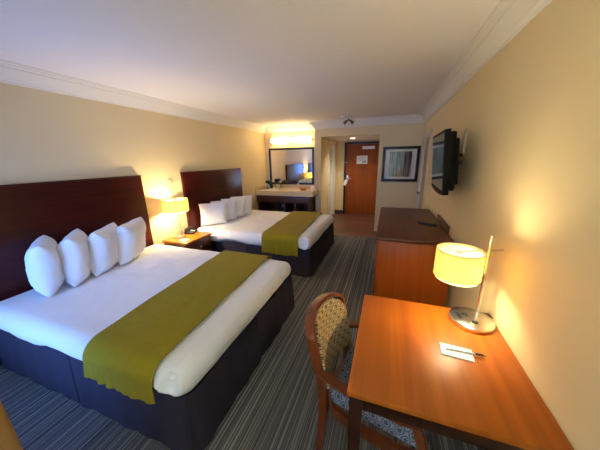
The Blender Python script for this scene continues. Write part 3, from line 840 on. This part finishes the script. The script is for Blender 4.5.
bm = box(nb(), XR-.018, XR-.0005, 2.585, 2.645, 1.66, 1.88, .004)
bm.transform((Matrix.Translation(t.location) @ t.rotation_euler.to_matrix().to_4x4()).inverted()); obj('wall_plate', bm, M_BRACKETPL, t)

# ------------------------------------------------------------------ framed picture
t = thing('framed_picture', 'framed print of pale tree trunks with black frame and wide mat', 'picture', (.2185, YP, 1.505))
o = None
fx, fz = .357, .357
bm = nb(); k = .055
for x0, x1, z0, z1 in ((-fx, fx, fz-k, fz), (-fx, fx, -fz, -fz+k), (-fx, -fx+k, -fz+k, fz-k), (fx-k, fx, -fz+k, fz-k)): box(bm, x0, x1, -.032, -.001, z0, z1, .004)
obj('frame', bm, M_BLACKF, t)
bm = nb(); a, b_ = fx-k, .215
for x0, x1, z0, z1 in ((-a, a, .255, a), (-a, a, -a, -.255), (-a, -b_, -.255, .255), (b_, a, -.255, .255)): box(bm, x0, x1, -.016, -.008, z0, z1)
obj('mat', bm, M_MATB, t, False)
obj('print', box(nb(), -b_, b_, -.0115, -.006, -.255, .255), M_BIRCH, t, False)

# ------------------------------------------------------------------ vanity
CZ = .935
t = thing('vanity', 'wooden vanity with open bays below, standing at the far wall', 'vanity', (-2.27, 5.5, 0))
o = (2.27, -5.5, 0)
obj('apron', box(nb(), XL+.012, -1.665, 5.20, 5.225, .655, .822, .003), M_VANW, t, off=o)
for x in (XL+.014, -2.56, -2.30, -2.02, -1.70): obj('side_panel', box(nb(), x, x+.03, 5.225, YV-.02, .06, .822, .002), M_VANW, t, off=o)
obj('back_panel', box(nb(), XL+.044, -1.665, YV-.04, YV-.02, .102, .82), M_VANW, t, off=o)
obj('shelf', box(nb(), XL+.016, -1.672, 5.23, YV-.045, .062, .10), M_VANW, t, off=o)
ct = thing('countertop', 'cream stone countertop with splash resting on the vanity', 'countertop', (-2.27, 5.5, .823))
bm = nb()
ol = [(XL+.003, 5.17), (-1.56, 5.17), (-1.56, YP-.004), (PX-.004, YP-.004), (PX-.004, YV-.003), (XL+.003, YV-.003)]
A = [bm.verts.new((x, y, .823)) for x, y in ol]; B = [bm.verts.new((x, y, CZ)) for x, y in ol]
for i in range(6): j = (i+1) % 6; bm.faces.new((A[i], A[j], B[j], B[i]))
bm.faces.new(A[::-1]); bm.faces.new(B)
bmesh.ops.bevel(bm, geom=[e for e in bm.edges], offset=.006, segments=2, affect='EDGES')
obj('slab', bm, M_COUNTER, ct, off=(2.27, -5.5, -.823))
bm = nb(); box(bm, XL+.003, PX-.004, YV-.02, YV-.003, CZ+.0005, CZ+.085, .003); box(bm, XL+.003, XL+.02, 5.19, YV-.021, CZ+.0005, CZ+.085, .003); tag(obj('backsplash', bm, M_COUNTER), 'low cream stone backsplash running behind the countertop', 'backsplash')
bm = lathe(nb(), [(.15, .001), (.19, .001), (.195, .006), (.185, .010), (.165, .006), (.15, .001)], n=40)
for v in bm.verts: v.co.y *= .78
obj('basin_rim', bm, M_WHITEPL, ct, off=(.20, -.02, CZ-.823))
bm = nb(); cyl(bm, (0, 0, 0), (0, 0, .12), .013, n=14); tube(bm, [(0, 0, .11), (0, -.05, .145), (0, -.11, .13), (0, -.12, .11)], .010); cyl(bm, (-.08, 0, 0), (-.08, 0, .04), .018, n=14); cyl(bm, (.08, 0, 0), (.08, 0, .04), .018, n=14)
tag(obj('faucet', bm, M_CHROME, off=(-2.07, 5.70, CZ+.0005)), 'chrome faucet behind the vanity basin', 'faucet')
# mirror
t = thing('mirror', 'large mirror in a dark wooden frame above the vanity', 'mirror', (-2.31, YV, 1.478))
MX, MZ = .60, .445; k = .045
bm = nb()
for x0, x1, z0, z1 in ((-MX, MX, MZ-k, MZ), (-MX, MX, -MZ, -MZ+k), (-MX, -MX+k, -MZ+k, MZ-k), (MX-k, MX, -MZ+k, MZ-k)): box(bm, x0, x1, -.035, -.001, z0, z1, .004)
obj('frame', bm, M_BLACKF, t)
obj('mirror_glass', box(nb(), -MX+k, MX-k, -.014, -.008, -MZ+k, MZ-k), M_MIRROR, t, False)
# tube light over the mirror
t = thing('vanity_light', 'glowing tubular bar light above the vanity mirror', 'light', (-2.268, YV, 2.10))
obj('wall_plate', box(nb(), -.10, .10, -.03, -.001, -.05, .05, .006), M_NICKEL, t)
for x in (-.535, 0, .535): obj('end_ring' if x else 'bracket', cyl(nb(), (x-.012, -.075, 0), (x+.012, -.075, 0), .052, n=28), M_NICKEL, t)
obj('stem', cyl(nb(), (0, -.03, 0), (0, -.075, 0), .015, n=12), M_NICKEL, t)
for s in (-1, 1):
    bm = nb(); cyl(bm, (s*.013, -.075, 0), (s*.522, -.075, 0), .045, n=28); obj('light_tube', bm, M_TUBE, t)
# things on the vanity counter
t = thing('coffee_maker', 'small black and steel coffee maker at the left end of the countertop', 'coffee maker', (-2.82, 5.55, CZ))
obj('body', box(nb(), -.055, .055, .0, .09, .001, .21, .012), M_BLACK, t)
obj('head', box(nb(), -.06, .06, -.09, .0, .145, .215, .012), M_BLACK, t)
obj('warming_plate', box(nb(), -.055, .055, -.09, .0, .001, .018, .005), M_BLACK, t)
obj('carafe', lathe(nb(), [(0, .019), (.038, .020), (.045, .05), (.040, .09), (.026, .115), (.028, .13), (0, .13)], (0, -.045, 0), 24), M_STEEL, t)
t = thing('ice_bucket', 'round steel ice bucket beside the coffee maker', 'ice bucket', (-2.60, 5.58, CZ))
obj('bucket', lathe(nb(), [(0, .001), (.06, .001), (.07, .02), (.075, .13), (.07, .135), (0, .135)], n=28), M_STEEL, t)
obj('bucket_lid', lathe(nb(), [(.078, .136), (.078, .148), (.05, .165), (.012, .172), (.014, .19), (0, .195)], n=28), M_BLACK, t)
tag(obj('tray', box(nb(), -2.76, -2.52, 5.30, 5.47, CZ+.0005, CZ+.02, .005), M_WHITEPL), 'small white tray in front of the ice bucket', 'tray')
bm = lathe(nb(), [(0, .001), (.05, .001), (.08, .02), (.10, .05), (.095, .052), (.075, .025), (.0, .012)], n=32)
tag(obj('dish', bm, M_SOAP, off=(-1.87, 5.44, CZ+.001)), 'shallow orange dish near the right end of the countertop', 'dish')
bm = nb(); box(bm, -1.69, -1.60, 5.40, 5.50, CZ+.0005, CZ+.10, .006)
tag(obj('tissue_box', bm, M_WHITEPL), 'white tissue box at the right end of the countertop', 'box')
# things below
t = thing('wastebasket', 'black wastebasket standing under the middle of the vanity', 'wastebasket', (-2.16, 5.42, .101))
obj('bin', lathe(nb(), [(0, .001), (.085, .001), (.105, .26), (.10, .26), (.08, .012), (0, .012)], n=28), M_BLACK, t)
obj('liner', lathe(nb(), [(.106, .23), (.108, .262), (.10, .265), (.098, .24)], n=28), mat('clear_liner', (.5, .55, .58), .3), t)
t = thing('luggage_rack', 'folded luggage rack with blue grey straps stored under the vanity', 'luggage rack', (-2.42, 5.55, .101))
for s in (-1, 1):
    obj('rack_frame', tube(nb(), [(-.09, s*.02, .001), (-.09, s*.02, .50), (.09, s*.02, .50), (.09, s*.02, .001)], .010, 8), M_VANW, t)
for z in (.12, .27, .42): obj('strap', box(nb(), -.08, .08, -.0085, .0085, z-.04, z+.04, .002), M_BLUEG, t)
bm = rbox(nb(), -1.96, -1.76, 5.36, 5.66, .1015, .32, .03, .04)
tag(obj('towel_stack', bm, M_BLUEG), 'folded grey towels under the right end of the vanity', 'towels')

# ------------------------------------------------------------------ ceiling fittings
bm = lathe(nb(), [(0, H-.045), (.03, H-.045), (.05, H-.035), (.055, H-.002), (0, H-.001)], n=36)
tag(obj('smoke_detector', bm, M_WHITEPL, off=(-.89, 5.03, 0)), 'white round smoke detector on the ceiling before the passage', 'smoke detector')
t = thing('ceiling_spotlight', 'small bronze twin spotlight hanging from the ceiling before the passage', 'spotlight', (-.80, 5.10, H))
obj('canopy', lathe(nb(), [(0, -.022), (.04, -.022), (.045, -.001), (0, -.001)], n=28), M_WHITEPL, t)
bm = nb(); cyl(bm, (0, 0, -.02), (0, 0, -.075), .008, n=10); obj('stem', bm, M_BRONZE, t)
for s in (-1, 1):
    bm = nb(); cyl(bm, (0, 0, -.07), (s*.045, -.01, -.095), .012, .018, 16); cyl(bm, (s*.045, -.01, -.095), (s*.085, -.02, -.135), .020, .034, 18); obj('spot_head', bm, M_BRONZE, t)
t = thing('downlight', 'small round recessed downlight in the passage ceiling, lit', 'light', (-.90, 6.45, AH))
obj('ring', lathe(nb(), [(.055, -.001), (.075, -.001), (.075, -.008), (.055, -.006)], n=36, closed=True), M_WHITEPL, t)
obj('lens', lathe(nb(), [(0, -.003), (.055, -.003), (.055, -.0012), (0, -.0012)], n=36), M_DOWN, t)
ld = bpy.data.lights.new('downlight_beam', 'SPOT'); ld.energy = 32; ld.color = (1, .90, .72); ld.spot_size = R(130); ld.spot_blend = .8; ld.shadow_soft_size = .05
lo = bpy.data.objects.new('downlight_beam', ld); COL.objects.link(lo); lo.parent = t; lo.location = (0, 0, -.02)

# ------------------------------------------------------------------ drape at the window's edge
t = thing('drape', 'tan floor length drape hanging at the window edge beside the near bed', 'curtain', (-1.335, .22, 0))
grid = []
for i in range(14):
    z = .012+(2.36-.012)*i/13
    grid.append([Vector((-.12+.23*j/60, .045*math.sin(j/60*PI*7)*(1-.35*z/2.4), z)) for j in range(61)])
obj('cloth', strip_solid(nb(), grid, .004), M_CURT, t, ang=80)
bm = nb(); box(bm, -.16, .125, -.02, .02, 2.362, 2.40, .004); cyl(bm, (0, 0, 2.40), (0, 0, H-.0005), .008, n=10); obj('track', bm, M_WHITEPL, t)

# ------------------------------------------------------------------ light
W = bpy.data.worlds.new('daylight'); S.world = W; W.use_nodes = True
bg = W.node_tree.nodes['Background']
bg.inputs['Color'].default_value = (.32, .57, 1., 1); bg.inputs['Strength'].default_value = 14.5
for (a0, a1, c0, c1, yy) in ((WX0, WX1, WZ0, WZ1, .03), (VX0, VX1, VZ0, VZ1, YN-.09)):
    ld = bpy.data.lights.new('window_portal', 'AREA'); ld.shape = 'RECTANGLE'; ld.size = a1-a0; ld.size_y = c1-c0
    ld.cycles.is_portal = True
    lo = bpy.data.objects.new('window_portal', ld); COL.objects.link(lo); lo.location = ((a0+a1)/2, yy, (c0+c1)/2); lo.rotation_euler = (R(90), 0, 0)

# ------------------------------------------------------------------ camera
f, yaw, pitch, roll, hc = 241.593, .348, .266, -.02, 1.649
cy, sy = math.cos(yaw), math.sin(yaw)
F = Vector((-sy*math.cos(pitch), cy*math.cos(pitch), -math.sin(pitch))); Rt = Vector((cy, sy, 0)); U = Rt.cross(F)
R2 = Rt*math.cos(roll)+U*math.sin(roll); U2 = U*math.cos(roll)-Rt*math.sin(roll)
cd = bpy.data.cameras.new('camera'); cam = bpy.data.objects.new('camera', cd); COL.objects.link(cam)
cam.matrix_world = Matrix(((R2.x, U2.x, -F.x, 0), (R2.y, U2.y, -F.y, 0), (R2.z, U2.z, -F.z, hc), (0, 0, 0, 1)))
cd.sensor_fit = 'HORIZONTAL'; cd.sensor_width = 36; cd.lens = f*36/600; cd.clip_start = .02
S.camera = cam
S.view_settings.view_transform = 'Standard'; S.view_settings.look = 'None'; S.view_settings.gamma = 1; S.view_settings.use_curve_mapping = False
S.view_settings.exposure = 1.02
S.cycles.use_denoising = True
S.cycles.max_bounces = 10; S.cycles.diffuse_bounces = 9; S.cycles.sample_clamp_indirect = 6
